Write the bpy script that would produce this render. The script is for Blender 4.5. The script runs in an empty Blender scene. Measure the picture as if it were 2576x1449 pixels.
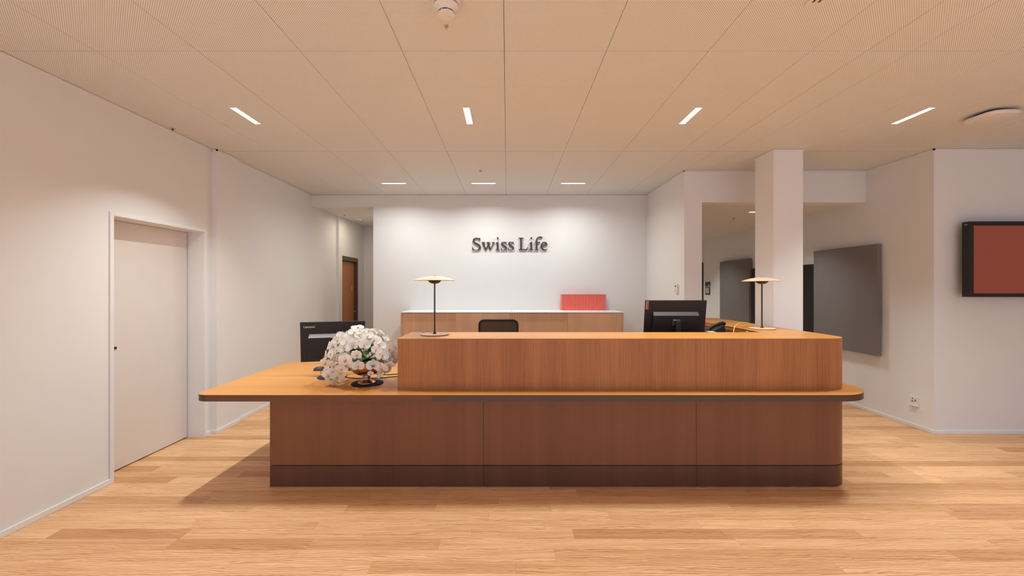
import bpy, bmesh, math, random
from mathutils import Vector, Matrix
PI = math.pi
SC = bpy.context.scene
COL = SC.collection
rnd = random.Random(7)

# ------------------------------------------------------------------ camera
F, CX, HY, EYE = 1030.0, 1276.0, 721.0, 1.54      # focal length in px of a 2576 wide frame, vanishing point, eye height
cam = bpy.data.cameras.new('camera')
cam.sensor_fit = 'HORIZONTAL'; cam.sensor_width = 36.0
cam.lens = 36.0 * F / 2576.0
cam.shift_x = (1288.0 - CX) / 2576.0
cam.shift_y = (HY - 724.5) / 2576.0
cam.clip_start = 0.05
camo = bpy.data.objects.new('camera', cam); COL.objects.link(camo)
camo.location = (0, 0, EYE); camo.rotation_euler = (PI / 2, 0, 0)
SC.camera = camo
# ------------------------------------------------------------------ view, world, daylight
SC.view_settings.view_transform = 'Standard'
SC.view_settings.look = 'None'
SC.view_settings.gamma = 1.0
SC.view_settings.use_curve_mapping = False
SC.view_settings.exposure = -1.67
world = bpy.data.worlds.new('world'); SC.world = world
world.use_nodes = True
world.node_tree.nodes['Background'].inputs[0].default_value = (0.55, 0.68, 1.0, 1)
world.node_tree.nodes['Background'].inputs[1].default_value = 0.6

WARM = (0.95, 1.01, 1.01)
def area(name, loc, sx, sy, power, rot=(0, 0, 0), color=WARM, spread=180):
    l = bpy.data.lights.new(name, 'AREA'); l.shape = 'RECTANGLE'
    l.size = sx; l.size_y = sy; l.energy = power; l.color = color; l.spread = math.radians(spread)
    o = bpy.data.objects.new(name, l); COL.objects.link(o)
    o.location = loc; o.rotation_euler = rot
    return o
# daylight that comes in through the window front behind the photographer
area('daylight', (2.2, -3.45, 1.55), 9.0, 2.3, 310, (PI / 2, 0, 0), (0.24, 0.56, 1.0))
P_ROW, P_BACK, P_REAR, P_COR = 50, 38, 112, 30
SPREAD = 110

# ------------------------------------------------------------------ materials
def lin(c):
    return tuple(((v / 255) / 12.92 if v / 255 <= 0.04045 else ((v / 255 + 0.055) / 1.055) ** 2.4) for v in c)
class NT:
    def __init__(s, name):
        s.m = bpy.data.materials.new(name); s.m.use_nodes = True
        s.t = s.m.node_tree; s.p = s.t.nodes['Principled BSDF']; s.out = s.t.nodes['Material Output']
    def n(s, kind, **kw):
        nd = s.t.nodes.new(kind)
        for k, v in kw.items(): setattr(nd, k, v)
        return nd
    def l(s, a, b): s.t.links.new(a, b)
    def math(s, op, a, b=None, c=None):
        nd = s.n('ShaderNodeMath', operation=op)
        for i, v in enumerate((a, b, c)):
            if v is None: continue
            if isinstance(v, (int, float)): nd.inputs[i].default_value = v
            else: s.l(v, nd.inputs[i])
        return nd.outputs[0]
    def coords(s, scale=(1, 1, 1), kind='Object', loc=None):
        tc = s.n('ShaderNodeTexCoord'); mp = s.n('ShaderNodeMapping')
        mp.inputs['Scale'].default_value = scale
        s.l(tc.outputs[kind], mp.inputs['Vector'])
        if loc is not None: s.l(loc, mp.inputs['Location'])
        return mp.outputs[0]
    def noise(s, vec, scale=1, detail=3, rough=0.5, dist=0.0):
        nd = s.n('ShaderNodeTexNoise'); nd.inputs['Scale'].default_value = scale
        nd.inputs['Detail'].default_value = detail; nd.inputs['Roughness'].default_value = rough
        nd.inputs['Distortion'].default_value = dist
        s.l(vec, nd.inputs['Vector']); return nd.outputs[0]
    def ramp(s, fac, stops):
        nd = s.n('ShaderNodeValToRGB'); e = nd.color_ramp.elements
        while len(e) < len(stops): e.new(0.5)
        for i, (p, c) in enumerate(stops):
            e[i].position = p; e[i].color = tuple(c) + (1,)
        s.l(fac, nd.inputs[0]); return nd.outputs[0]
    def mix(s, fac, a, b, mode='MIX'):
        nd = s.n('ShaderNodeMix', data_type='RGBA', blend_type=mode)
        for i, v in ((0, fac), (6, a), (7, b)):
            if isinstance(v, (int, float)): nd.inputs[i].default_value = v
            elif isinstance(v, tuple): nd.inputs[i].default_value = v + (1,)
            else: s.l(v, nd.inputs[i])
        return nd.outputs[2]
    def bump(s, h, strength=0.1, dist=0.001):
        b = s.n('ShaderNodeBump'); b.inputs['Strength'].default_value = strength
        b.inputs['Distance'].default_value = dist
        s.l(h, b.inputs['Height']); s.l(b.outputs[0], s.p.inputs['Normal'])

def mat(name, rgb, rough=0.5, metal=0.0, emit=None, est=0.0, spec=0.5, vary=0.04):
    t = NT(name); c = lin(rgb)
    if vary:
        nz = t.noise(t.coords((6, 6, 6)), 1.0, 2)
        col = t.ramp(nz, [(0.3, tuple(v * (1 - vary) for v in c)), (0.7, tuple(min(1, v * (1 + vary)) for v in c))])
        t.l(col, t.p.inputs['Base Color'])
    else: t.p.inputs['Base Color'].default_value = c + (1,)
    t.p.inputs['Roughness'].default_value = rough; t.p.inputs['Metallic'].default_value = metal
    t.p.inputs['Specular IOR Level'].default_value = spec
    if emit:
        t.p.inputs['Emission Color'].default_value = lin(emit) + (1,); t.p.inputs['Emission Strength'].default_value = est
    return t.m

def wall_mat(name, rgb):
    t = NT(name); c = lin(rgb)
    big = t.noise(t.coords((0.8, 0.8, 0.8)), 1.0, 2)
    t.l(t.ramp(big, [(0.3, tuple(v * .985 for v in c)), (0.7, c)]), t.p.inputs['Base Color'])
    t.p.inputs['Roughness'].default_value = 0.85; t.p.inputs['Specular IOR Level'].default_value = 0.2
    w = t.noise(t.coords((230, 230, 230)), 1.0, 1)
    t.bump(w, 0.25, 0.0008)
    return t.m

def veneer(name, dark, light, axis='z', rough=0.42, band=0.5, fine=0.5):
    """wood veneer, straight grain along the axis"""
    t = NT(name)
    s = {'z': (1, 1, .012), 'x': (.02, 1, 1), 'y': (1, .02, 1)}[axis]
    a = t.noise(t.coords(tuple(v * 330 for v in s)), 1.0, 2, .6)
    s2 = {'z': (5, 5, .22), 'x': (.35, 9, 9), 'y': (9, .35, 9)}[axis]
    b = t.noise(t.coords(s2), 1.0, 3, .5, .4)
    s3 = {'z': (110, 110, .9), 'x': (1.4, 70, 70), 'y': (70, 1.4, 70)}[axis]
    c = t.noise(t.coords(s3), 1.0, 2)
    f = t.math('ADD', t.math('MULTIPLY', a, fine), t.math('MULTIPLY', b, band))
    f = t.math('ADD', f, t.math('MULTIPLY', c, .3))
    f = t.math('MULTIPLY', f, 1 / (fine + band + .3))
    t.l(t.ramp(f, [(0.36, lin(dark)), (0.64, lin(light))]), t.p.inputs['Base Color'])
    t.p.inputs['Roughness'].default_value = rough; t.p.inputs['Specular IOR Level'].default_value = .4
    t.bump(a, .08, .0005)
    return t.m

def plank_mat():
    t = NT('oak_planks')
    at = t.n('ShaderNodeAttribute', attribute_name='tone')
    tone = at.outputs['Fac']
    off = t.n('ShaderNodeCombineXYZ')
    t.l(t.math('MULTIPLY', tone, 37.0), off.inputs[0]); t.l(t.math('MULTIPLY', tone, 91.0), off.inputs[1])
    geo = t.n('ShaderNodeNewGeometry')
    def C(sc):
        v = t.n('ShaderNodeVectorMath', operation='ADD'); t.l(geo.outputs['Position'], v.inputs[0]); t.l(off.outputs[0], v.inputs[1])
        m = t.n('ShaderNodeVectorMath', operation='MULTIPLY'); t.l(v.outputs[0], m.inputs[0]); m.inputs[1].default_value = sc
        return m.outputs[0]
    warp = t.noise(C((1.3, 9, 1)), 1.0, 3, .5)
    wv = t.n('ShaderNodeVectorMath', operation='MULTIPLY_ADD')
    t.l(C((1.0, 1.0, 1.0)), wv.inputs[0]); wv.inputs[1].default_value = (1, 1, 1)
    cw = t.n('ShaderNodeCombineXYZ'); t.l(t.math('MULTIPLY', warp, .09), cw.inputs[1]); t.l(cw.outputs[0], wv.inputs[2])
    rings = t.n('ShaderNodeTexWave', wave_type='BANDS', bands_direction='Y')
    rings.inputs['Scale'].default_value = 22; rings.inputs['Distortion'].default_value = 5.0
    rings.inputs['Detail'].default_value = 2; rings.inputs['Detail Scale'].default_value = 1.2
    m2 = t.n('ShaderNodeVectorMath', operation='MULTIPLY'); t.l(wv.outputs[0], m2.inputs[0]); m2.inputs[1].default_value = (.32, 1, 1)
    t.l(m2.outputs[0], rings.inputs['Vector'])
    fine = t.noise(C((6, 260, 1)), 1.0, 2, .6)
    mid = t.noise(C((2.0, 34, 1)), 1.0, 3, .55)
    f = t.math('ADD', t.math('MULTIPLY', rings.outputs['Fac'], .26), t.math('MULTIPLY', mid, .52))
    f = t.math('ADD', f, t.math('MULTIPLY', fine, .25))
    grain = t.ramp(f, [(0.22, lin((186, 124, 76))), (0.46, lin((224, 172, 122))), (0.74, lin((243, 202, 158)))])
    tc = t.ramp(tone, [(0.0, (0.76, 0.66, 0.56)), (0.25, (.91, .87, .83)), (0.6, (1, 1, 1)), (1.0, (1.10, 1.12, 1.14))])
    col = t.mix(1.0, grain, tc, 'MULTIPLY')
    vo = t.n('ShaderNodeTexVoronoi', feature='F1'); vo.inputs['Scale'].default_value = 1.0
    t.l(C((2.0, 5.5, 1)), vo.inputs['Vector'])
    hit = t.math('GREATER_THAN', t.n('ShaderNodeSeparateColor').outputs[0], .5)
    sep = t.n('ShaderNodeSeparateColor'); t.l(vo.outputs['Color'], sep.inputs[0])
    sparse = t.math('GREATER_THAN', sep.outputs[0], .80)
    knot = t.n('ShaderNodeMapRange'); knot.inputs[1].default_value = .025; knot.inputs[2].default_value = .075
    knot.inputs[3].default_value = 1; knot.inputs[4].default_value = 0
    t.l(vo.outputs['Distance'], knot.inputs[0])
    kf = t.math('MULTIPLY', t.math('MULTIPLY', knot.outputs[0], sparse), .75)
    col = t.mix(kf, col, lin((112, 66, 38)))
    t.l(col, t.p.inputs['Base Color'])
    t.p.inputs['Roughness'].default_value = .46; t.p.inputs['Specular IOR Level'].default_value = .35
    t.bump(mid, .06, .0008)
    return t.m

def perforated():
    """white painted metal with a fine staggered perforation"""
    t = NT('perforated_ceiling_metal')
    geo = t.n('ShaderNodeNewGeometry'); sp = t.n('ShaderNodeSeparateXYZ'); t.l(geo.outputs['Position'], sp.inputs[0])
    k = 2 * PI / 0.0086
    a = t.math('COSINE', t.math('MULTIPLY', t.math('ADD', sp.outputs[0], sp.outputs[1]), k / 1.41))
    b = t.math('COSINE', t.math('MULTIPLY', t.math('SUBTRACT', sp.outputs[0], sp.outputs[1]), k / 1.41))
    s = t.math('ADD', a, b)
    mr = t.n('ShaderNodeMapRange'); mr.inputs[1].default_value = .85; mr.inputs[2].default_value = 1.15
    t.l(s, mr.inputs[0])
    col = t.mix(mr.outputs[0], lin((234, 234, 230)), lin((128, 116, 108)))
    t.l(col, t.p.inputs['Base Color'])
    t.p.inputs['Roughness'].default_value = .6; t.p.inputs['Specular IOR Level'].default_value = .3
    return t.m

def petal_mat():
    t = NT('orchid_petal')
    d = t.n('ShaderNodeBsdfDiffuse'); tr = t.n('ShaderNodeBsdfTranslucent'); mx = t.n('ShaderNodeMixShader')
    nz = t.noise(t.coords((90, 90, 90)), 1.0, 2)
    c = t.ramp(nz, [(.3, lin((244, 236, 228))), (.7, lin((252, 249, 244)))])
    t.l(c, d.inputs[0]); t.l(c, tr.inputs[0]); mx.inputs[0].default_value = .28
    t.l(d.outputs[0], mx.inputs[1]); t.l(tr.outputs[0], mx.inputs[2]); t.l(mx.outputs[0], t.out.inputs[0])
    return t.m
def mesh_fabric():
    t = NT('chair_mesh_fabric')
    tr = t.n('ShaderNodeBsdfTransparent'); mx = t.n('ShaderNodeMixShader')
    tc = t.coords((1, 1, 1)); w = t.n('ShaderNodeTexChecker'); w.inputs['Scale'].default_value = 420
    t.l(tc, w.inputs['Vector'])
    t.p.inputs['Base Color'].default_value = lin((44, 36, 32)) + (1,); t.p.inputs['Roughness'].default_value = .8
    t.l(t.math('MULTIPLY', w.outputs['Fac'], .18), mx.inputs[0])
    t.l(t.p.outputs[0], mx.inputs[1]); t.l(tr.outputs[0], mx.inputs[2]); t.l(mx.outputs[0], t.out.inputs[0])
    return t.m
def dotted(name, base, dot, k):
    t = NT(name); tc = t.n('ShaderNodeTexCoord'); sp = t.n('ShaderNodeSeparateXYZ'); t.l(tc.outputs['Object'], sp.inputs[0])
    a = t.math('COSINE', t.math('MULTIPLY', t.math('ADD', sp.outputs[0], sp.outputs[2]), k))
    b = t.math('COSINE', t.math('MULTIPLY', t.math('SUBTRACT', sp.outputs[0], sp.outputs[2]), k))
    mr = t.n('ShaderNodeMapRange'); mr.inputs[1].default_value = .2; mr.inputs[2].default_value = .9
    t.l(t.math('ADD', a, b), mr.inputs[0])
    t.l(t.mix(mr.outputs[0], lin(base), lin(dot)), t.p.inputs['Base Color']); t.p.inputs['Roughness'].default_value = .5
    return t.m

M = dict(
    wall=wall_mat('wall_paint', (235, 233, 230)),
    ceil=perforated(),
    ceil_plain=mat('ceiling_board_paint', (226, 222, 216), .8, vary=.01),
    white=mat('white_lacquer', (236, 234, 232), .35, vary=.01),
    door=mat('door_laminate', (228, 220, 212), .45, vary=.01),
    dark_gap=mat('dark_cavity', (22, 18, 16), .9, vary=0),
    floor=plank_mat(), subfloor=mat('subfloor', (60, 40, 26), .9),
    top=veneer('oak_veneer_top', (200, 134, 64), (218, 152, 78), 'x', .36, .5, .2),
    top_y=veneer('oak_veneer_wing', (200, 130, 70), (222, 152, 86), 'y', .38, .5, .2),
    front=veneer('oak_veneer_front', (150, 94, 52), (190, 130, 78), 'z', .42, .7, .7),
    inner=veneer('oak_veneer_inner', (140, 84, 50), (168, 106, 66), 'z', .5),
    base=veneer('dark_veneer_base', (122, 79, 52), (137, 89, 60), 'z', .38, .9, .15),
    kick=veneer('veneer_plinth_shaded', (88, 58, 44), (106, 72, 54), 'z', .38, .9, .15),  # contact shade near the floor is put into this darker veneer colour
    band_brown=mat('edge_band_brown', (112, 68, 42), .4), band_reflect=mat('edge_band_reflect', (80, 62, 52), .3, .1),  # segment tones carry the reflections on the lacquered edge
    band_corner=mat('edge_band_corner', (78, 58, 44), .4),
    side=veneer('sideboard_veneer', (206, 160, 124), (226, 184, 148), 'z', .5, .6, .6),
    glass_white=mat('white_glass_top', (240, 240, 240), .35, vary=.01),
    black=mat('black_plastic', (20, 17, 16), .5), black_soft=mat('black_rubber', (30, 28, 28), .75),
    black_glass=mat('black_gloss', (12, 12, 13), .12, vary=0),
    lamp_wood=mat('lamp_wood', (234, 198, 170), .5, vary=.06), lamp_dark=mat('lamp_dark_bronze', (62, 46, 38), .4, .3),
    urn=mat('urn_silver', (196, 166, 146), .26, 1.0), urn_dark=mat('black_felt', (26, 24, 25), .9),
    petal=petal_mat(), lip=mat('orchid_lip', (226, 176, 46), .5, vary=.15), leaf=mat('orchid_leaf', (62, 128, 34), .35, vary=.2),
    stem=mat('orchid_stem', (78, 98, 44), .5, vary=.15),
    vent=dotted('vent_grille', (168, 166, 170), (70, 70, 74), 700), vent_d=dotted('vent_grille_dark', (86, 88, 92), (46, 46, 50), 700),
    logo=mat('logo_silver', (205, 200, 196), .4, vary=0), copper=mat('copper_badge', (196, 138, 104), .4, .3),
    silver=mat('brushed_steel', (190, 190, 192), .3, 1.0), screen_off=mat('screen_dark', (14, 15, 17), .1, vary=0),
    orange=mat('orange_tie', (238, 84, 38), .5), yellow=mat('yellow_cable', (250, 198, 14), .45),
    red=mat('red_spine', (240, 118, 102), .4, vary=.05), red_d=mat('red_groove', (206, 62, 48), .6),
    letters=mat('bronze_letters', (78, 58, 50), .45, .2),
    grey=mat('grey_acoustic_fabric', (124, 118, 116), .95, vary=.02),
    tv=mat('tv_screen', (60, 24, 18), .3, emit=(142, 62, 44), est=2.1),
    glow=mat('lamp_diffuser', (255, 250, 240), .5, emit=(255, 244, 228), est=9.0, vary=0),
    door_wood=veneer('door_oak', (176, 108, 56), (204, 134, 76), 'z', .4), frame_br=mat('steel_frame_brown', (96, 80, 72), .4, .3),
    frame_dark=mat('door_frame_dark', (52, 42, 34), .5),
    mesh=mesh_fabric(), chair=mat('chair_black', (20, 19, 19), .5), seat=mat('chair_seat_fabric', (34, 32, 32), .9),
    screen_grey=mat('label_screen', (176, 180, 166), .4), plate=mat('plate_white', (232, 228, 222), .4, vary=.01),
    paper=mat('paper_light', (206, 186, 168), .7), slate=mat('dark_slate_case', (52, 48, 48), .5),
    sensor_tan=mat('sensor_tan', (176, 158, 144), .4), detector=mat('detector_white', (226, 220, 214), .4, vary=.01), led=mat('blue_led', (90, 90, 255), .4, emit=(110, 110, 255), est=3, vary=0),
)

# ------------------------------------------------------------------ mesh helpers
class MB:
    def __init__(s): s.bm = bmesh.new(); s.mi = 0
    def _f(s, vs):
        try: f = s.bm.faces.new(vs); f.material_index = s.mi; return f
        except ValueError: return None
    def box(s, x0, x1, y0, y1, z0, z1, bevel=0.0, seg=1):
        v = [s.bm.verts.new(p) for p in ((x0, y0, z0), (x1, y0, z0), (x1, y1, z0), (x0, y1, z0), (x0, y0, z1), (x1, y0, z1), (x1, y1, z1), (x0, y1, z1))]
        fs = [s._f([v[i] for i in q]) for q in ((0, 3, 2, 1), (4, 5, 6, 7), (0, 1, 5, 4), (1, 2, 6, 5), (2, 3, 7, 6), (3, 0, 4, 7))]
        if bevel > 0:
            es = list({e for f in fs for e in f.edges})
            r = bmesh.ops.bevel(s.bm, geom=es, offset=bevel, segments=seg, profile=.5, affect='EDGES')
            for f in r['faces']: f.material_index = s.mi
        return s
    def prism(s, pts, z0, z1):
        if sum(a[0] * b[1] - b[0] * a[1] for a, b in zip(pts, pts[1:] + pts[:1])) < 0: pts = pts[::-1]
        lo = [s.bm.verts.new((p[0], p[1], z0)) for p in pts]; hi = [s.bm.verts.new((p[0], p[1], z1)) for p in pts]
        s._f(lo[::-1]); s._f(hi); n = len(pts)
        for i in range(n): s._f([lo[i], lo[(i + 1) % n], hi[(i + 1) % n], hi[i]])
        return s
    def wallpath(s, pts, th, z0, z1):
        """upright sheet: outer line pts, thickness th to the left of the direction"""
        n = len(pts); inn = []
        for i in range(n):
            a = Vector(pts[max(0, i - 1)]); b = Vector(pts[min(n - 1, i + 1)]); d = (b - a).normalized()
            inn.append(Vector(pts[i]) + Vector((-d.y, d.x)) * th)
        return s.prism([tuple(p) for p in pts] + [tuple(p) for p in inn[::-1]], z0, z1)
    def lathe(s, prof, seg=32, c=(0, 0, 0), close=True):
        rings = []
        for r, z in prof:
            if r < 1e-6: rings.append([s.bm.verts.new((c[0], c[1], c[2] + z))])
            else: rings.append([s.bm.verts.new((c[0] + r * math.cos(2 * PI * i / seg), c[1] + r * math.sin(2 * PI * i / seg), c[2] + z)) for i in range(seg)])
        for a, b in zip(rings, rings[1:]):
            for i in range(seg):
                j = (i + 1) % seg
                if len(a) == 1 and len(b) == 1: continue
                if len(a) == 1: s._f([a[0], b[i], b[j]])
                elif len(b) == 1: s._f([a[i], a[j], b[0]])
                else: s._f([a[i], a[j], b[j], b[i]])
        if close:
            if len(rings[0]) > 1: s._f(rings[0][::-1])
            if len(rings[-1]) > 1: s._f(rings[-1])
        return s
    def tube(s, pts, r, seg=8, closed=False, r1=None):
        pts = [Vector(p) for p in pts]; n = len(pts); rings = []
        up = Vector((0, 0, 1)); prev = None
        for i in range(n):
            if closed: d = pts[(i + 1) % n] - pts[i - 1]
            else: d = pts[min(i + 1, n - 1)] - pts[max(i - 1, 0)]
            d.normalize()
            if prev is None:
                a = d.cross(up)
                if a.length < 1e-3: a = d.cross(Vector((1, 0, 0)))
            else: a = prev - d * prev.dot(d)
            a.normalize(); prev = a; b = d.cross(a)
            rr = r if r1 is None else r + (r1 - r) * i / (n - 1)
            rings.append([s.bm.verts.new(pts[i] + (a * math.cos(2 * PI * k / seg) + b * math.sin(2 * PI * k / seg)) * rr) for k in range(seg)])
        rng = range(n) if closed else range(n - 1)
        for i in rng:
            A, B = rings[i], rings[(i + 1) % n]
            for k in range(seg): s._f([A[k], A[(k + 1) % seg], B[(k + 1) % seg], B[k]])
        if not closed: s._f(rings[0][::-1]); s._f(rings[-1])
        return s
    def xf(s, m):
        bmesh.ops.transform(s.bm, matrix=m, verts=s.bm.verts); return s
    def build(s, name, mats, parent=None, smooth=False, label=None, norm=True):
        if norm: bmesh.ops.recalc_face_normals(s.bm, faces=s.bm.faces)
        me = bpy.data.meshes.new(name); s.bm.to_mesh(me); s.bm.free()
        for m in (mats if isinstance(mats, (list, tuple)) else [mats]): me.materials.append(M[m] if isinstance(m, str) else m)
        if smooth:
            for p in me.polygons: p.use_smooth = True
            try: me.set_sharp_from_angle(angle=math.radians(35))
            except Exception: pass
        return link(name, me, parent, label)
def link(name, me, parent=None, label=None):
    o = bpy.data.objects.new(name, me); COL.objects.link(o)
    if parent is not None:
        o.parent = parent
        w = Vector((0, 0, 0)); q = parent
        while q is not None: w += q.location; q = q.parent
        me.transform(Matrix.Translation(-w))        # parts are drawn in room coordinates
    else:
        b = [Vector(v.co) for v in me.vertices]     # origin at the thing's base
        if b:
            c = Vector(((min(v.x for v in b) + max(v.x for v in b)) / 2, (min(v.y for v in b) + max(v.y for v in b)) / 2, min(v.z for v in b)))
            me.transform(Matrix.Translation(-c)); o.location = c
    if label: o['label'] = label
    return o
def thing(name, label, cat, loc=(0, 0, 0), group=None):
    o = bpy.data.objects.new(name, None); COL.objects.link(o); o.empty_display_size = .1
    o.location = loc; return tag(o, label, cat, group)
def tag(o, label, cat, group=None):
    o['label'] = label; o['category'] = cat
    if group: o['group'] = group
    return o
def struct(o, label=None):
    o['kind'] = 'structure'
    if label: o['label'] = label
    return o
def structure(name, loc=(0, 0, 0), label=None):
    o = bpy.data.objects.new(name, None); COL.objects.link(o); o.location = loc; o.empty_display_size = .1
    return struct(o, label)
def dup(root, loc, rotz=0, label=None, group=None):
    r = root.copy(); COL.objects.link(r); r.location = loc; r.rotation_euler = (0, 0, rotz)
    if label: r['label'] = label
    if group: r['group'] = group
    for ch in list(root.children):
        c = ch.copy(); COL.objects.link(c); c.parent = r
        for g in list(ch.children):
            d = g.copy(); COL.objects.link(d); d.parent = c
    return r
def arc(cx, cy, r, a0, a1, n=10):
    return [(cx + r * math.cos(math.radians(a0 + (a1 - a0) * i / n)), cy + r * math.sin(math.radians(a0 + (a1 - a0) * i / n))) for i in range(n + 1)]
def smoothpath(pts, n=6):
    pts = [Vector(p) for p in pts]; out = []
    for i in range(len(pts) - 1):
        p0 = pts[max(i - 1, 0)]; p1 = pts[i]; p2 = pts[i + 1]; p3 = pts[min(i + 2, len(pts) - 1)]
        for k in range(n):
            t = k / n
            out.append(.5 * ((2 * p1) + (p2 - p0) * t + (2 * p0 - 5 * p1 + 4 * p2 - p3) * t * t + (3 * p1 - p0 - 3 * p2 + p3) * t ** 3))
    out.append(pts[-1]); return out
def solid(name, x0, x1, y0, y1, z0, z1, m, parent=None, bevel=0, label=None):
    return MB().box(x0, x1, y0, y1, z0, z1, bevel).build(name, m, parent, label=label)

# ------------------------------------------------------------------ room shell
H = 2.98
WL, WP, WC, WD = -3.105, -3.05, -3.08, -3.03       # faces of the left wall: front stretch, pilaster, rear stretch, corridor
YB, YE = 6.443, 8.65                                # back wall with the lettering, end of the left corridor
XN, XM = 2.20, 2.42                                 # wall to the right of the lettering
YR = 5.09                                           # bulkhead above the right corridor
XR, YT = 4.46, 4.28                                 # right wall, wall with the screen
XE, YF, YZ = 8.2, -3.7, 11.0
D1a, D1b, D1h = 3.222, 4.185, 2.098                 # opening of the white door

fl = struct(solid('floor', WL - .3, XE + .3, YF - .2, YZ + .3, -.10, -.014, 'subfloor'), 'warm oak strip floor')
b = MB()
b.box(WL - .3, WL, YF, D1a, 0, H); b.box(WL - .3, WL, D1b, 4.30, 0, H); b.box(WL - .3, WL, D1a, D1b, D1h, H)
b.box(WL - .3, WP, 4.30, 4.66, 0, H); b.box(WL - .3, WC, 4.66, 7.37, 0, H)
b.box(WL - .3, WD, 7.37, 7.52, 0, H); b.box(WL - .3, WD, 8.33, YE, 0, H); b.box(WL - .3, WD, 7.52, 8.33, 2.11, H)
struct(b.build('wall_left', 'wall'), 'white left wall with a shallow pilaster')
struct(solid('wall_back', -2.108, XN, YB, YE, 0, H, 'wall'), 'white back wall that carries the lettering')
struct(solid('wall_back_corridor', WL - .3, -2.0, YE, YE + .2, 0, H, 'wall'))
struct(solid('wall_niche_right', XN, XM, YR, YZ, 0, H, 'wall'), 'white wall end at the right of the sideboards')
struct(solid('wall_right', XR, XR + .25, YT, YZ, 0, H, 'wall'), 'white wall that carries the grey panels')
struct(solid('wall_screen', XR + .2505, XE + .2, YT, YT + .25, 0, H, 'wall'), 'white wall that carries the screen')
struct(solid('wall_far_right', XE, XE + .2, YF, YT, 0, H, 'wall'))
struct(solid('wall_end_corridor', XM - .3, XR + .2, YZ - .2, YZ, 0, H, 'wall'))
struct(solid('wall_bulkhead_right', XM, XR, YR + .004, YR + .15, 2.588, H, 'wall'), 'white bulkhead over the right corridor')
struct(solid('wall_bulkhead_left', WC, -2.108, YB + .002, YB + .12, 2.80, H, 'wall'), 'white bulkhead over the left corridor')
struct(solid('ceiling_left_corridor', WL, -2.108, YB + .12, YE, 2.802, 2.9, 'ceil_plain'), 'plain ceiling of the left corridor')
struct(solid('wall_column', 2.797, 3.106, 4.30, 4.62, 0, H, 'wall'), 'square white column behind the right end of the desk')
# window front behind the photographer
b = MB()
b.box(WL - .3, -2.4, YF - .2, YF, 0, H); b.box(6.8, XE + .2, YF - .2, YF, 0, H); b.box(-2.4, 6.8, YF - .2, YF, 0, .35); b.box(-2.4, 6.8, YF - .2, YF, 2.75, H)
for k in range(1, 6): b.box(-2.4 + 9.2 * k / 6 - .03, -2.4 + 9.2 * k / 6 + .03, YF - .15, YF - .05, .35, 2.75)
struct(b.build('wall_front', 'wall'))

# ceiling of perforated metal tiles
ce = structure('ceiling', (0, 0, H), 'ceiling of long perforated metal tiles')
solid('ceiling_backing', WL - .3, XE + .2, YF - .2, YZ, H + .018, H + .08, 'dark_gap', ce)
TW, TX, TL = .6245, -.018, 1.852
rows = [(-3.70, -3.052), (-3.052, -1.2), (-1.2, .652), (.652, 2.504), (2.504, 4.356), (4.356, 6.46)]
k0 = -5
for k in range(k0, 14):
    xa, xb = TX + TW * k, TX + TW * (k + 1)
    cuts = [xa] + [c for c in (XN, XR) if xa < c < xb] + [xb]
    for a, c in zip(cuts, cuts[1:]):
        a = max(a, WL); c = min(c, XE)
        if c - a < .02: continue
        mid = (a + c) / 2
        ym = YB if mid < XN else (YR + .01 if mid < XR else YT)
        for (ya, yb) in rows:
            if ya >= ym - .02: continue
            g = .0016
            MB().box(a + g, c - g, ya + .003, min(yb, ym) - .003, H, H + .016).build('ceiling_tile', 'ceil', ce)
# right corridor ceiling of boards running across
cc = structure('ceiling_right_corridor', (0, 0, 2.6), 'lower ceiling of the right corridor')
solid('ceiling_backing', XM, XR, YR + .15, YZ, 2.62, 2.68, 'dark_gap', cc)
y = 5.24; nx = [5.35, 5.93, 6.51, 7.09, 7.69, 8.28, 8.87, 9.46, 10.05, 10.8]
for yy in nx:
    MB().box(XM, XR, y + .002, yy - .002, 2.6, 2.615).build('ceiling_board', 'ceil_plain', cc); y = yy

# perimeter ledge under the ceiling
def ledge(x0, x1, y0, y1): return (x0, x1, y0, y1, H - .016, H - .003)
b = MB(); e = .014
b.box(*ledge(WL, WL + e, YF, 4.30)); b.box(*ledge(WL, WP + e, 4.30 - e, 4.30)); b.box(*ledge(WP, WP + e, 4.30 - e, 4.66)); b.box(*ledge(WC, WC + e, 4.66, YB))
struct(b.build('trim_1', 'white'), 'thin white ledge where the left wall meets the ceiling')
b = MB(); b.box(*ledge(WC, XN, YB - e, YB))
struct(b.build('trim_2', 'white'), 'thin white ledge above the back wall')
b = MB(); b.box(*ledge(XN - e, XN, YR - e, YB - e)); b.box(*ledge(XN - e, XR, YR - e, YR)); b.box(*ledge(XR - e, XR, YT - e, YR - e)); b.box(*ledge(XR - e, XE, YT - e, YT))
struct(b.build('trim_3', 'white'), 'thin white ledge above the right walls')
b = MB(); b.box(*ledge(2.797 - e, 3.106 + e, 4.30 - e, 4.30)); b.box(*ledge(2.797 - e, 2.797, 4.30, 4.62)); b.box(*ledge(3.106, 3.106 + e, 4.30, 4.62))
struct(b.build('trim_4', 'white'), 'thin white ledge around the column head')

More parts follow.
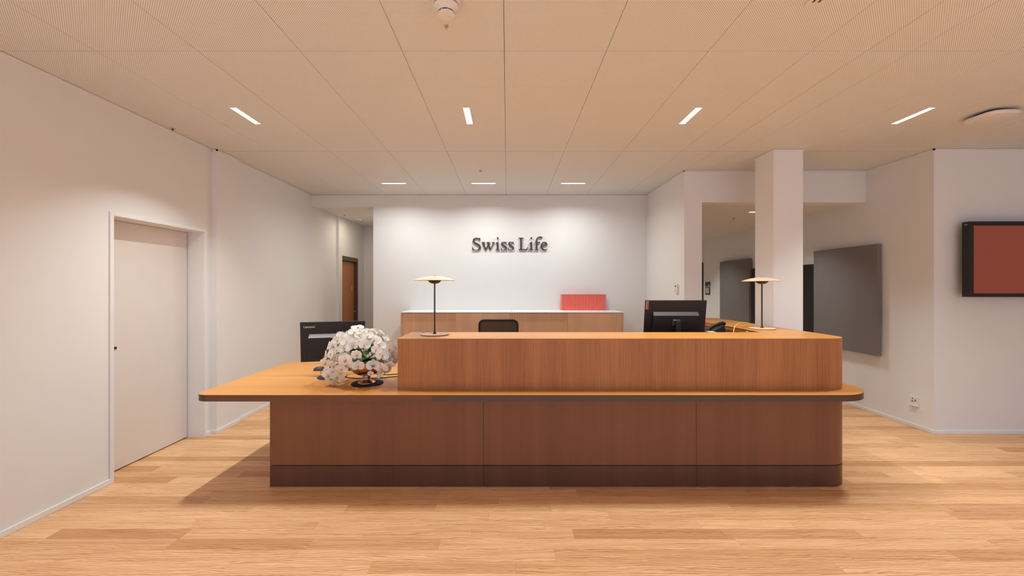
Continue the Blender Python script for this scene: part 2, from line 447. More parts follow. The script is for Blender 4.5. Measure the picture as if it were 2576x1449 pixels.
# baseboards
bh, bt = .04, .014
def bb(*r):
    m = MB()
    for q in r: m.box(q[0], q[1], q[2], q[3], .0005, bh, .0015)
    return m
struct(bb((WL, WL + bt, YF, D1a - .03), (WL, WL + bt, D1b + .03, 4.30 - bt), (WL, WP + bt, 4.30 - bt, 4.30), (WP, WP + bt, 4.30, 4.66), (WC, WC + bt, 4.66, 7.37)).build('baseboard_left', 'white'), 'low white baseboard along the left wall')
struct(bb((-2.10, XN, YB - bt, YB)).build('baseboard_back', 'white'))
struct(bb((XN - bt, XN, YR - bt, YB), (XN, XM, YR - bt, YR)).build('baseboard_niche', 'white'))
struct(bb((XR - bt, XR, YT - bt, YZ - .2)).build('baseboard_right', 'white'), 'low white baseboard under the grey panels')
struct(bb((XR, XE, YT - bt, YT)).build('baseboard_screen', 'white'), 'low white baseboard under the screen')

# floor strips
def tone_attr(me, tones):
    a = me.attributes.new('tone', 'FLOAT', 'FACE')
    for i, v in enumerate(tones): a.data[i].value = v
SW = .1013
y = 2.297 - 1 * SW                      # a joint measured in the picture lies at 2.297
y = y - SW * int((y - YF) / SW)
far = MB(); fart = []
npl = 0
while y < YZ:
    x = WL - .25 + rnd.uniform(-1.2, 0)
    y1 = y + SW
    xmax = XE + .1 if y < YT else XR + .1
    while x < xmax:
        L = rnd.choice((.62, .8, 1.0, 1.2, 1.3, 1.45, 1.7)) * rnd.uniform(.93, 1.07)
        x1 = min(x + L, xmax); t = rnd.random()
        xa = max(x, WL - .2)
        if x1 - xa > .03:
            g = .00035
            near = 2.1 < y < 4.05 and x1 > -1.27 * y1 and xa < 1.29 * y1
            dz = rnd.uniform(0, .0003)
            if near and npl < 295:
                npl += 1
                m = MB().box(xa + g, x1 - g, y + g, y1 - g, -.014, -dz)
                o = m.build('plank', 'floor', fl); tone_attr(o.data, [t] * len(o.data.polygons))
            else:
                n0 = len(far.bm.faces); far.box(xa + g, x1 - g, y + g, y1 - g, -.014, -dz); fart += [t] * (len(far.bm.faces) - n0)
        x = x1
        if x1 >= xmax: break
    y = y1
o = far.build('plank_field', 'floor', fl); o['kind'] = 'stuff'; tone_attr(o.data, fart)

# ------------------------------------------------------------------ doors
d = structure('door_1', (WL, D1a, 0), 'flush white door set deep in a thin white frame')
cw, cp = .030, .012
b = MB(); b.box(WL, WL + cp, D1a - cw, D1a, 0, D1h + cw, .001); b.box(WL, WL + cp, D1b, D1b + cw, 0, D1h + cw, .001); b.box(WL, WL + cp, D1a, D1b, D1h, D1h + cw, .001)
b.build('door_casing', 'white', d)
b = MB(); b.box(WL - .29, WL + .002, D1b - .006, D1b, 0, D1h); b.box(WL - .29, WL + .002, D1a, D1a + .006, 0, D1h); b.box(WL - .29, WL + .002, D1a, D1b, D1h - .006, D1h)
b.build('door_jamb', 'white', d)
dl = solid('door_leaf', -3.31, -3.262, D1a + .008, D1b - .016, .010, D1h - .008, 'door', d, .001)
solid('gap_backing', -3.345, -3.315, D1a + .006, D1b - .006, 0, D1h - .006, 'dark_gap', d)  # dark backing sheet added behind the leaf so its gaps read dark
m = MB().lathe([(.011, 0), (.011, .006), (.006, .007), (.006, .012), (.0, .012)], 14).xf(Matrix.Translation((-3.262, 3.405, 1.03)) @ Matrix.Rotation(PI / 2, 4, 'Y'))
m.build('lock_cylinder', 'frame_dark', dl, True)
d = structure('door_2', (WD, 7.52, 0), 'oak door in a brown steel frame at the end of the left corridor')
b = MB(); b.box(WD - .12, WD - .004, 8.27, 8.33, 0, 2.11); b.box(WD - .12, WD - .004, 7.52, 7.53, 0, 2.11); b.box(WD - .12, WD - .004, 7.53, 8.27, 2.03, 2.11)
b.build('door_frame', 'frame_br', d)
dl = solid('door_leaf', WD - .10, WD - .06, 7.532, 8.262, .008, 2.022, 'door_wood', d, .001)
b = MB().box(WD - .06, WD - .058, 8.13, 8.16, 1.46, 1.56); b.build('door_number', 'logo', dl)
m = MB().tube([(WD - .06, 8.22, 1.05), (WD - .01, 8.22, 1.05), (WD - .0, 8.12, 1.05)], .009, 8); m.build('door_handle', 'silver', dl, True)
m = MB().lathe([(.014, 0), (.014, .004), (0, .004)], 14).xf(Matrix.Translation((WD - .06, 8.23, 1.44)) @ Matrix.Rotation(PI / 2, 4, 'Y')); m.build('door_viewer', 'silver', dl)
d = structure('door_3', (XR, 9.31, 0), 'dark door at the far end of the right corridor')
b = MB(); b.box(XR - .03, XR, 9.31, 9.37, 0, 2.09); b.box(XR - .03, XR, 10.15, 10.21, 0, 2.09); b.box(XR - .03, XR, 9.37, 10.15, 2.03, 2.09)
b.build('door_frame', 'frame_dark', d)
solid('door_leaf', XR - .018, XR - .002, 9.37, 10.15, .01, 2.03, 'frame_br', d)

# ------------------------------------------------------------------ ceiling luminaires
def luminaire(cx, cy, z, along_y, power, label, group='recessed linear ceiling lights', spread=SPREAD, lit=True):
    t = thing('ceiling_light', label, 'ceiling light', (cx, cy, z), group)
    a, c = (.026, .165) if along_y else (.165, .026)
    b = MB(); e = .004
    b.box(cx - a - e, cx - a, cy - c - e, cy + c + e, z - .0035, z + .004); b.box(cx + a, cx + a + e, cy - c - e, cy + c + e, z - .0035, z + .004)
    b.box(cx - a, cx + a, cy - c - e, cy - c, z - .0035, z + .004); b.box(cx - a, cx + a, cy + c, cy + c + e, z - .0035, z + .004)
    b.build('frame', 'white', t)
    solid('diffuser', cx - a + .002, cx + a - .002, cy - c + .002, cy + c - .002, z - .0012, z + .002, 'glow', t)
    if lit: area('ceiling_light_lamp', (cx, cy, z - .006), 2 * a - .006, 2 * c - .006, power, (0, 0, 0), WARM, spread)
    return t
yr = 3.455
luminaire(-2.204, yr, H, True, P_ROW, 'long ceiling light nearest the left wall, above the white door')
luminaire(-.330, yr, H, True, 62, 'ceiling light over the middle of the desk, pointing at the viewer', spread=155)
luminaire(1.543, yr, H, True, P_ROW, 'slanting ceiling light between the middle one and the column')
luminaire(3.417, yr, H, True, 36, 'long ceiling light nearest the round ceiling device on the right', spread=88)
luminaire(-1.579, 5.705, H, False, P_BACK, 'short crosswise ceiling light above the left sideboard, leftmost of its row', spread=156)
luminaire(-.330, 5.705, H, False, P_BACK, 'short crosswise ceiling light above the start of the wall lettering', spread=156)
luminaire(.919, 5.705, H, False, P_BACK, 'short crosswise ceiling light above the red spines, rightmost of its row', spread=156)
luminaire(3.60, 5.81, 2.6, False, P_COR, 'ceiling light in the right corridor, half hidden by the column', None)
# luminaires of the part of the room behind the photographer
for X in (-2.204, -.330, 1.543, 3.417, 5.29):
    for Y, pw in ((-.26, P_REAR), (-2.1, 34)):
        area('rear_lamp', (X, Y, H - .01), .05, .33, pw, (0, 0, 0), (.93, 1.0, 1.08), 96)
area('rear_lamp', (5.29, 2.6, H - .01), .05, .33, 26, (0, 0, 0), WARM, 90)
for Y in (8.2, 10.0): area('corridor_lamp', (3.5, Y, 2.58), .33, .05, P_COR, (0, 0, 0), WARM, SPREAD)
area('corridor_lamp', (-2.5, 7.4, 2.79), .5, .5, 17, (0, 0, 0), (1, .86, .70), 175)

# ------------------------------------------------------------------ reception desk
desk = thing('reception_desk', 'long oak reception desk with raised counter and dark base', 'desk', (0.2, 3.5, 0))
Y0, X0, X1 = 3.147, -1.824, 2.665
RB = .17; c0 = (X1 - RB, Y0 + RB)
zs0, zs1, zc = .695, .7425, 1.1407
SX0, SX1, SY0, SR = -2.32, 2.787, 3.011, .30
YBK, YWE = 4.346, 5.206
# base panels
z_g0, z_g1 = .162, .168
def base_path(xa, xb, off=0.0):
    if xb < c0[0]: return [(xa, Y0 - off), (xb, Y0 - off)]
    return [(xa, Y0 - off)] + arc(c0[0], c0[1], RB + off, -90, 0, 12) + [(X1 + off, 4.28)]
seams = [X0, -.183, 1.454, 9]
for i in range(3):
    xa, xb = seams[i] + (.0 if i == 0 else .0012), seams[i + 1] - .0012
    MB().wallpath(base_path(xa, xb), .018, z_g1, zs0 - .001).build('front_panel', 'base', desk, smooth=True)
    MB().wallpath(base_path(xa, xb), .018, .003, z_g0).build('plinth_panel', 'kick', desk, smooth=True)
MB().box(X0, X0 + .018, Y0 + .018, 4.20, z_g1, zs0).box(X0, X0 + .018, Y0 + .018, 4.20, .003, z_g0).build('side_panel', 'base', desk)
MB().prism([(X0 + .02, Y0 + .012), (c0[0], Y0 + .012)] + arc(c0[0], c0[1], RB - .012, -90, 0, 8) + [(X1 - .012, 4.28), (X1 - .04, 4.28), (X1 - .04, 3.6), (X0 + .04, 3.6), (X0 + .02, 4.18)], .0, zs0 - .002).build('inner_carcass', 'dark_gap', desk)
# desk top slab with edge band
cl = (SX0 + .10, SY0 + .10); cr = (SX1 - SR, SY0 + SR)
def slab(ins):
    r1, r2 = .10 - ins, SR - ins
    return (arc(cl[0], cl[1], r1, 180, 270, 10) + arc(cr[0], cr[1], r2, -90, 0, 18) + [(SX1 - ins, YWE), (1.95, YWE), (1.95, YBK)] + arc(SX0 + .06, YBK - .06 - ins * 0, .06 - ins, 90, 180, 6))
MB().prism(slab(.0015), zs0 + .001, zs1).build('desk_top', 'top', desk, label='honey oak work surface')
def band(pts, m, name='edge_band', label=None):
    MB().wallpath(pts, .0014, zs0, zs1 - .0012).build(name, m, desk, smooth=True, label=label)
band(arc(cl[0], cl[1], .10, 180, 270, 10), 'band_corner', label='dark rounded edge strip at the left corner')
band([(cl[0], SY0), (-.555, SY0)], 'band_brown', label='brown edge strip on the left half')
band([(-.5545, SY0), (1.45, SY0)], 'band_reflect', label='edge strip in the middle with a greyish dark reflection painted in')
band([(1.4505, SY0)] + arc(cr[0], cr[1], SR, -90, 0, 18) + [(SX1, YWE)], 'band_reflect')
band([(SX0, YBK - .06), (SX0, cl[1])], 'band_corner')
# raised counter
XC, YC, XW = -.843, 3.589, 2.222
def counter_out(ins):
    return [(XC + ins, Y0 + ins)] + arc(c0[0], c0[1], RB - ins, -90, 0, 14) + [(X1 - ins, YWE - ins), (XW + ins, YWE - ins), (XW + ins, YC - ins), (XC + ins, YC - ins)]
MB().wallpath([(XC, Y0)] + arc(c0[0], c0[1], RB, -90, 0, 14) + [(X1, YWE)], .019, zs1 + .0005, zc - .0012).build('counter_front', 'front', desk, smooth=True)
MB().box(XC, XC + .019, Y0 + .0195, YC, zs1 + .0005, zc - .0012).build('counter_end', 'front', desk)
MB().prism(counter_out(0), zc - .0012, zc).build('counter_top', 'top', desk, label='honey oak counter top')
MB().prism(counter_out(.0195), zc - .04, zc - .0013).build('counter_shelf', 'top_y', desk)
b = MB(); b.box(XC + .02, XW + .04, YC - .035, YC - .02, zs1 + .0005, zc - .041); b.box(XW + .04, XW + .055, YC - .035, YWE - .02, zs1 + .0005, zc - .041); b.box(XW + .055, X1 - .02, YWE - .035, YWE - .02, zs1 + .0005, zc - .041)
b.build('counter_back', 'inner', desk)

# ------------------------------------------------------------------ table lamps
def make_lamp():
    t = thing('table_lamp', '', 'lamp', (0, 0, 0), 'table lamps on the counter')
    bs_ = MB().lathe([(.110, .0), (.114, .0015), (.1145, .006), (.112, .0085), (0, .0085)], 56).build('base', ['lamp_wood'], t, True)
    MB().lathe([(.1155, .0), (.1155, .0035)], 56).build('base_rim', 'lamp_dark', bs_, True)
    MB().lathe([(.018, .0085), (.0165, .011), (.010, .018), (.0068, .032), (.0062, .05), (.0060, .42), (.0060, .435)], 20).build('stem', 'lamp_dark', t, True)
    prof = []
    for i in range(13):
        r = .169 * i / 12; prof.append((r, .488 - .036 * (i / 12) ** 1.9))
    low = [(.169, .4495)] + [(r, z - .0028) for r, z in prof[::-1]]
    shd = MB().lathe(prof + low, 64, close=False).build('shade', 'lamp_wood', t, True)
    MB().lathe([(.0, .422), (.018, .4235), (.034, .429), (.046, .437), (.0545, .449), (.0535, .451), (.03, .452), (0, .452)], 40).build('reflector_bowl', 'lamp_dark', t, True)
    MB().lathe([(.008, .485), (.008, .4905), (0, .491)], 16).build('finial', 'lamp_dark', shd, True)
    MB().tube(smoothpath([(-.008, .004, .011), (-.03, .01, .013), (-.055, .02, .020), (-.08, .045, .018), (-.10, .075, .010), (-.125, .10, .002)]), .0014, 6).build('power_cord', 'black', t, True)
    return t
l1 = make_lamp(); l1.location = (-.602, 3.395, zc + .0003)
l1['label'] = 'wooden disc table lamp on the left end of the counter'
l2 = dup(l1, (2.409, 3.873, zc + .0003), 0, 'wooden disc table lamp in front of the white column')

# ------------------------------------------------------------------ monitors
def make_monitor(w, h, zc_, tilt, loc, yaw, label, vent, text):
    t = thing('monitor', label, 'monitor', (0, 0, 0), 'computer monitors on the desk')
    MB().lathe([(.121, 0), (.124, .001), (.124, .005), (.119, .008), (0, .009)], 48).build('stand_base', 'black', t, True)
    MB().box(-.022, .022, -.012, .012, .008, zc_ - .01, .003).build('stand_post', 'black', t)
    T = Matrix.Translation((0, .075, zc_)) @ Matrix.Rotation(tilt, 4, 'X')
    hs = MB().box(-w / 2, w / 2, -.006, .008, -h / 2, h / 2, .002).xf(T).build('housing', 'black', t)
    MB().box(-w / 2 + .006, w / 2 - .006, .008, .009, -h / 2 + .014, h / 2 - .006).xf(T).build('screen', 'screen_off', t)
    bw = w * .375
    zt, zm = .072, .040                    # sloping upper face of the electronics bulge
    b = MB(); v = b.bm.verts.new
    A = [v((-bw + .006, -.006, zt)), v((bw - .006, -.006, zt)), v((bw, -.034, zm)), v((-bw, -.034, zm))]
    b._f(A); b.build_later = None
    Bq = [v((bw, -.034, -h / 2 + .02)), v((-bw, -.034, -h / 2 + .02))]; C_ = [v((bw + .01, -.006, -h / 2 + .01)), v((-bw - .01, -.006, -h / 2 + .01))]
    b.mi = 1
    b._f([A[3], A[2], Bq[0], Bq[1]]); b._f([Bq[1], Bq[0], C_[0], C_[1]]); b._f([A[2], A[1], C_[0], Bq[0]]); b._f([A[0], A[3], Bq[1], C_[1]])
    b.xf(T); b.build('rear_bulge', ['black', 'black'], t)
    b = MB(); v = b.bm.verts.new
    b._f([v((-bw + .007, -.0085, zt - .001)), v((bw - .007, -.0085, zt - .001)), v((bw - .002, -.0345, zm + .001)), v((-bw + .002, -.0345, zm + .001))])
    b.xf(T); b.build('vent_grille', vent, hs)
    MB().box(-.035, .035, -.046, -.034, -.05, .004, .002).xf(T).build('mount_bracket', 'vent_d', t)
    MB().box(-.03, -.006, -.047, -.045, -.002, .003).xf(T).build('release_tab', 'logo', hs)
    b = MB().tube([(0, -.046, -.02), (0, -.06, -.04), (0, -.075, -.06)], .014, 10).xf(T); b.build('hinge_arm', 'slate', t, True)
    cu = bpy.data.curves.new('lettering', 'FONT'); cu.body = text[0]; cu.size = text[1]; cu.extrude = .0004; cu.offset = text[5]
    co = bpy.data.objects.new('tmp', cu); COL.objects.link(co); bpy.context.view_layer.update()
    me = bpy.data.meshes.new_from_object(co.evaluated_get(bpy.context.evaluated_depsgraph_get()))
    bpy.data.objects.remove(co); bpy.data.curves.remove(cu)
    me.transform(T @ Matrix.Translation((text[2], -.0072, text[3])) @ Matrix.Rotation(PI / 2, 4, 'X') @ Matrix.Rotation(text[4], 4, 'Z'))
    me.materials.clear(); me.materials.append(M['logo' if text[4] == 0 else 'frame_dark'])
    link('lettering', me, hs)
    if text[4]:
        MB().box(-w / 2 + .006, -w / 2 + .032, -.0066, -.006, .095, .171).xf(T).build('badge', 'copper', hs)
    t.location = loc; t.rotation_euler = (0, 0, yaw)
    return t
m1 = make_monitor(.54, .358, .306, math.radians(5.6), (-1.545, 3.617, zs1 + .0003), math.radians(16), 'black monitor seen from behind, left of the orchids', 'vent', ('Lenovo', .031, -.243, .127, 0, .0006))
MB().tube([(.028 * math.cos(a) - .0, .028 * math.sin(a) * .8 - .0, .060 + .006 * math.sin(a)) for a in [2 * PI * i / 20 for i in range(20)]], .0038, 8, True).build('cable_tie', 'orange', None)
ct = bpy.data.objects['cable_tie']; ct.data.transform(Matrix.Translation((0, 0, .0))); ct.location = (-1.548, 3.612, zs1 + .030)
tag(ct, 'orange ring tied around the foot of the left monitor', 'cable tie')
m2 = make_monitor(.572, .36, .492, math.radians(9), (1.571, 3.765, zs1 + .0003), 0, 'black monitor seen from behind, rising above the counter', 'vent_d', ('Lenovo', .020, -.259, .101, PI / 2, .0002))

# ------------------------------------------------------------------ orchid bowl
px_, py_ = -1.151, 3.369
tag(MB().lathe([(.124, 0), (.128, .002), (.128, .006), (.124, .008), (0, .008)], 56, (px_, py_, zs1 + .0003)).build('round_mat', 'urn_dark', None, True), 'round black mat under the silver orchid bowl', 'mat')
ur = thing('footed_bowl', 'silver footed bowl holding the orchids', 'bowl', (px_ - .006, py_, zs1 + .0083))
ub = zs1 + .0086
MB().lathe([(.068, 0), (.071, .002), (.070, .006), (.066, .009), (.052, .014), (.037, .024), (.031, .034), (.0295, .040)], 48, (px_ - .006, py_, ub)).build('foot', 'urn', ur, True)
MB().lathe([(.029, .040), (.034, .043), (.034, .047), (.029, .050), (.028, .056), (.030, .060)], 40, (px_ - .006, py_, ub), False).build('stem_ring', 'urn', ur, True)
MB().lathe([(.022, .058), (.045, .062), (.078, .074), (.106, .092), (.126, .116), (.138, .144), (.143, .172), (.146, .176), (.1425, .178), (.138, .172), (.132, .144), (.10, .11), (0, .09)], 64, (px_ - .006, py_, ub), False).build('bowl_body', 'urn', ur, True)

def petal(b, ang, L, W, cup, shape=.62, twist=0, back=0.0, mi=0):
    """one rounded petal, its base at the flower's middle, in the XY plane facing +Z"""
    nu, nv = 8, 4; g = []
    ca, sa = math.cos(ang), math.sin(ang)
    for i in range(nu + 1):
        u = i / nu; row = []
        wd = W * (math.sin(PI * (u ** .78)) ** .62 if 0 < u < 1 else (.14 if u == 0 else .04))
        for j in range(nv + 1):
            s = j / nv * 2 - 1
            x = (1 - (1 - u) ** 1.25) * L * (1 - .06 * s * s); yv = wd * s
            z = cup * (u * u) * L - back * u * L + .16 * abs(s) ** 2 * wd * (1 if cup >= 0 else -1)
            row.append(b.bm.verts.new((x * ca - yv * sa, x * sa + yv * ca, z)))
        g.append(row)
    b.mi = mi
    for i in range(nu):
        for j in range(nv): b._f([g[i][j], g[i + 1][j], g[i + 1][j + 1], g[i][j + 1]])
def flower_mesh(cup, sz):
    b = MB(); D = math.radians
    petal(b, D(90), .043 * sz, .0165 * sz, cup - .10, .7)
    petal(b, D(214), .041 * sz, .0155 * sz, cup - .12, .7)
    petal(b, D(326), .041 * sz, .0155 * sz, cup - .12, .7)
    petal(b, D(12), .046 * sz, .027 * sz, cup, .62, back=-.05)
    petal(b, D(168), .046 * sz, .027 * sz, cup, .62, back=-.05)
    petal(b, D(270), .013 * sz, .0048 * sz, .8, .6, back=-.5, mi=1)
    petal(b, D(225), .008 * sz, .004 * sz, 1.0, .6, back=-.9, mi=1)
    petal(b, D(315), .008 * sz, .004 * sz, 1.0, .6, back=-.9, mi=1)
    b.mi = 0
    for a in (0,):
        top = b.bm.verts.new((0, .003, .011 * sz)); ring = [b.bm.verts.new((.0042 * sz * math.cos(q), .0042 * sz * math.sin(q), .002)) for q in [2 * PI * i / 6 for i in range(6)]]
        for i in range(6): b._f([ring[i], ring[(i + 1) % 6], top])
    me = bpy.data.meshes.new('flower'); b.bm.to_mesh(me); b.bm.free()
    me.materials.append(M['petal']); me.materials.append(M['lip'])
    for p in me.polygons: p.use_smooth = True
    return me
oc = Vector((px_ - .045, py_, .955))
orch = thing('orchid_arrangement', 'dome of white orchids with green leaves in the silver bowl', 'flowers', (oc.x, oc.y, .92))
fms = [flower_mesh(c, s) for c, s in ((.10, 1.22), (.22, 1.15), (.02, 1.32), (.38, .95))]
def put_flower(p, n, roll=0, k=None, sc=1.0):
    n = Vector(n).normalized(); up = Vector((0, 0, 1)); xa = up.cross(n)
    if xa.length < .1: xa = Vector((1, 0, 0))
    xa.normalize(); ya = n.cross(xa)
    R = Matrix((xa, ya, n)).transposed().to_4x4() @ Matrix.Rotation(roll, 4, 'Z')
    o = bpy.data.objects.new('flower', fms[k if k is not None else rnd.randrange(4)]); COL.objects.link(o); o.parent = orch
    o.matrix_local = Matrix.Translation(Vector(p) - orch.location) @ R @ Matrix.Scale(sc, 4)
    return o
placed = []; stems = []
def try_put(p, n, mind, sc=1.0, k=None):
    p = Vector(p)
    if p.x > -.888: return False
    if any((p - q).length < mind for q in placed): return False
    placed.append(p); n = Vector(n)
    n = n + Vector((rnd.uniform(-.3, .3), rnd.uniform(-.45, .1), rnd.uniform(-.35, .15)))
    put_flower(p, n, rnd.uniform(-.35, .35), k, sc * rnd.uniform(.85, 1.12)); return True
RX, RY_, RZ = .285, .235, .245
# the leaves show through a gap in the front, right of the middle
gap = Vector((px_ + .075, py_ - .2, .985))
# drooping sprays at the left and right
for p in ((-1.415, 3.30, .80), (-1.375, 3.27, .775), (-1.43, 3.28, .835), (-1.35, 3.26, .825), (-1.44, 3.31, .875), (-1.385, 3.25, .865), (-1.475, 3.33, .92), (-1.31, 3.23, .86),
          (-.985, 3.22, .90), (-1.045, 3.19, .925), (-.93, 3.24, .925), (-1.155, 3.17, .925), (-1.25, 3.18, .935), (-1.285, 3.19, .905),
          (-1.005, 3.235, .835), (-1.075, 3.225, .855)):
    q = Vector(p); try_put(q, (q - oc) * 1.0 + Vector((0, -.25, 0)), .02, 1.0 if p[2] > .86 or p[0] < -1.3 else .55)
tries = 0
while len(placed) < 104 and tries < 9000:
    tries += 1
    a = rnd.uniform(0, 2 * PI); zz = rnd.uniform(-.45, 1.0); r = math.sqrt(max(0, 1 - zz * zz))
    d_ = Vector((r * math.cos(a), r * math.sin(a), zz)); sh = rnd.uniform(.84, 1.0)
    p = oc + Vector((d_.x * RX, d_.y * RY_, d_.z * RZ)) * sh
    if p.z < .85 or (p.z < .965 and p.y < 3.32 and -1.30 < p.x < -.99): continue
    if (p - gap).length < .075: continue
    try_put(p, d_, .052)
for i in range(9):                      # closed buds at the ends of the sprays
    a = rnd.uniform(PI, 2 * PI); p = oc + Vector((RX * math.cos(a) * .88, RY_ * math.sin(a) * .9, rnd.uniform(-.02, .08)))
    if p.x > -.88: continue
    MB().lathe([(0, -.009), (.005, -.006), (.007, 0), (.005, .006), (0, .010)], 8, tuple(p)).build('bud', 'petal', orch, True)
def leafmesh(p0, p1, w, droop):
    p0, p1 = Vector(p0), Vector(p1); d = p1 - p0; sd = d.cross(Vector((0, 0, 1))).normalized(); b = MB(); g = []
    for i in range(9):
        u = i / 8; c = p0 + d * u + Vector((0, 0, -droop * u * u)); wd = w * math.sin(PI * (.08 + .90 * u)) ** .6
        g.append([b.bm.verts.new(c + sd * wd * s + Vector((0, 0, .25 * wd * abs(s)))) for s in (-1, -.5, 0, .5, 1)])
    for i in range(8):
        for j in range(4): b._f([g[i][j], g[i + 1][j], g[i + 1][j + 1], g[i][j + 1]])
    b.build('leaf', 'leaf', orch, True)
for a in ((( -1.15, 3.36, .93), (-1.00, 3.165, .985), .026, .0), ((-1.14, 3.38, .99), (-1.115, 3.15, 1.055), .024, .01), ((-1.12, 3.37, .93), (-1.03, 3.15, .94), .024, .02),
          ((-1.17, 3.38, .93), (-1.34, 3.22, .90), .024, .02), ((-1.16, 3.38, .95), (-1.19, 3.18, .95), .026, .02), ((-1.14, 3.38, 1.0), (-1.06, 3.22, 1.09), .020, .0),
          ((-1.12, 3.36, .93), (-.94, 3.30, .98), .024, .02), ((-1.2, 3.4, .95), (-1.30, 3.24, 1.05), .020, .02), ((-1.2, 3.4, .95), (-1.2, 3.58, 1.0), .024, .02), ((-1.15, 3.4, .93), (-1.09, 3.17, .995), .022, .015)):
    leafmesh(*a)
for i in range(26):
    q = placed[i * 4 % len(placed)]; c0_ = Vector((px_ + rnd.uniform(-.05, .04), py_ + rnd.uniform(-.04, .04), .90))
    mid = (c0_ + q) / 2 + Vector((0, 0, .06))
    MB().tube(smoothpath([c0_, mid, q * .96 + oc * .04], 5), .0022, 5).build('stem', 'stem', orch, True)
# moss and roots that fill the bowl
b = MB().lathe([(.0, .045), (.06, .04), (.10, .028), (.125, .006), (.125, -.02), (0, -.03)], 20, (px_ - .006, py_, .905))
for v in b.bm.verts: v.co += Vector((rnd.uniform(-.006, .006), rnd.uniform(-.006, .006), rnd.uniform(-.006, .006)))
b.build('moss', 'stem', orch, True)

# ------------------------------------------------------------------ small things on the desk
def mouse():
    b = MB(); rings = []
    for i in range(9):
        u = i / 8; r = []
        for j in range(9):
            s = j / 8 * 2 - 1; wd = .031 * (1 - (2 * u - 1) ** 4 * .35); hgt = .036 * (math.sin(PI * (.15 + .72 * u)) ** .8) * (1 - abs(s) ** 3 * .75)
            r.append(b.bm.verts.new((-.053 + .106 * u, wd * s, hgt)))
        rings.append(r)
    for i in range(8):
        for j in range(8): b._f([rings[i][j], rings[i + 1][j], rings[i + 1][j + 1], rings[i][j + 1]])
    lowr = [b.bm.verts.new((v.co.x, v.co.y, 0)) for v in rings[0]] ; lowe = [b.bm.verts.new((v.co.x, v.co.y, 0)) for v in rings[8]]
    for j in range(8): b._f([rings[0][j + 1], rings[0][j], lowr[j], lowr[j + 1]]); b._f([rings[8][j], rings[8][j + 1], lowe[j + 1], lowe[j]])
    return b
ms = thing('computer_mouse', 'dark grey computer mouse left of the monitor foot', 'mouse', (-1.785, 3.90, zs1 + .0003))
b = mouse(); b.xf(Matrix.Translation((-1.785, 3.90, zs1 + .0006)) @ Matrix.Rotation(math.radians(10), 4, 'Z')); b.build('shell', 'slate', ms, True)
MB().lathe([(.005, -.003), (.006, 0), (.005, .003)], 12).xf(Matrix.Translation((-1.815, 3.895, zs1 + .028)) @ Matrix.Rotation(PI / 2, 4, 'X')).build('scroll_wheel', 'black', ms, True)
kb = thing('keyboard', 'black keyboard behind the left monitor foot', 'keyboard', (-1.50, 3.95, zs1 + .0003))
MB().box(-1.715, -1.285, 3.88, 4.01, zs1 + .0005, zs1 + .016, .003).build('key_deck', 'black', kb)
for r in range(5):
    for c in range(15):
        MB().box(-1.705 + c * .028, -1.681 + c * .028, 3.892 + r * .0225, 3.911 + r * .0225, zs1 + .016, zs1 + .0195).build('key', 'slate', kb)
def cable(name, pts, r, m, label, n=6):
    return tag(MB().tube(smoothpath(pts, n), r, 8).build(name, m, None, True), label, 'cable')
zt_ = zs1 + .004
cable('cable', [(-1.62, 3.70, zs1 + .13), (-1.66, 3.68, zs1 + .07), (-1.67, 3.66, zs1 + .05), (-1.63, 3.60, zs1 + .035), (-1.56, 3.585, zs1 + .036)], .003, 'vent_d', 'grey cable looping down from the left monitor to its foot')
cable('cable', [(-1.42, 3.59, zt_), (-1.35, 3.555, zt_), (-1.275, 3.54, zt_), (-1.12, 3.556, zt_), (-.97, 3.618, zt_), (-.80, 3.64, zt_), (-.60, 3.66, zt_)], .0035, 'black', 'black cable running behind the foot of the orchid bowl')
cable('cable', [(-1.27, 3.86, zt_), (-1.20, 3.74, zt_), (-1.17, 3.716, zt_), (-1.076, 3.69, zt_), (-.996, 3.716, zt_), (-.80, 3.74, zt_), (-.6, 3.80, zt_)], .0035, 'black', 'upper of the two black cables, right of the orchid bowl')
# equipment behind the counter, telephone and cables
pr = thing('document_printer', 'dark box just showing above the counter below the telephone', 'printer', (2.04, 4.10, zs1 + .0003))
MB().box(1.86, 2.20, 3.92, 4.30, zs1 + .0005, 1.075, .008).build('case', 'slate', pr)
MB().box(1.88, 2.18, 3.95, 4.27, 1.0755, 1.083, .002).build('lid', 'black', pr)
tag(MB().box(1.872, 1.925, 3.72, 3.86, zs1 + .0005, 1.122, .001).build('file_box', 'paper', None), 'pale file box peeping over the counter right of the monitor', 'box')
ph = thing('desk_phone', 'black telephone with its receiver tilted up, behind the counter', 'telephone', (2.06, 4.08, 1.084))
T = Matrix.Translation((2.06, 4.08, 1.0835))
b = MB(); v = [b.bm.verts.new(p) for p in ((-.09, -.08, 0), (.075, -.08, 0), (.075, .08, 0), (-.09, .08, 0), (-.085, -.07, .012), (.07, -.07, .078), (.07, .07, .078), (-.085, .07, .012))]
for q in ((0, 3, 2, 1), (4, 5, 6, 7), (0, 1, 5, 4), (1, 2, 6, 5), (2, 3, 7, 6), (3, 0, 4, 7)): b._f([v[i] for i in q])
b.xf(T).build('phone_body', 'black', ph)
b = MB().tube(smoothpath([(-.075, -.055, .032), (-.055, -.055, .058), (0, -.055, .082), (.055, -.055, .098), (.08, -.055, .088)], 4), .016, 10); b.xf(T).build('receiver', 'chair', ph, True)
cable('network_cable', [(2.02, 3.66, .98), (2.04, 3.70, 1.08), (2.10, 3.78, 1.165), (2.18, 3.84, 1.197), (2.27, 3.90, 1.198), (2.35, 3.96, 1.175), (2.385, 4.0, 1.1447)], .0042, 'yellow', 'yellow network cable arching onto the counter beside the right lamp', 8)
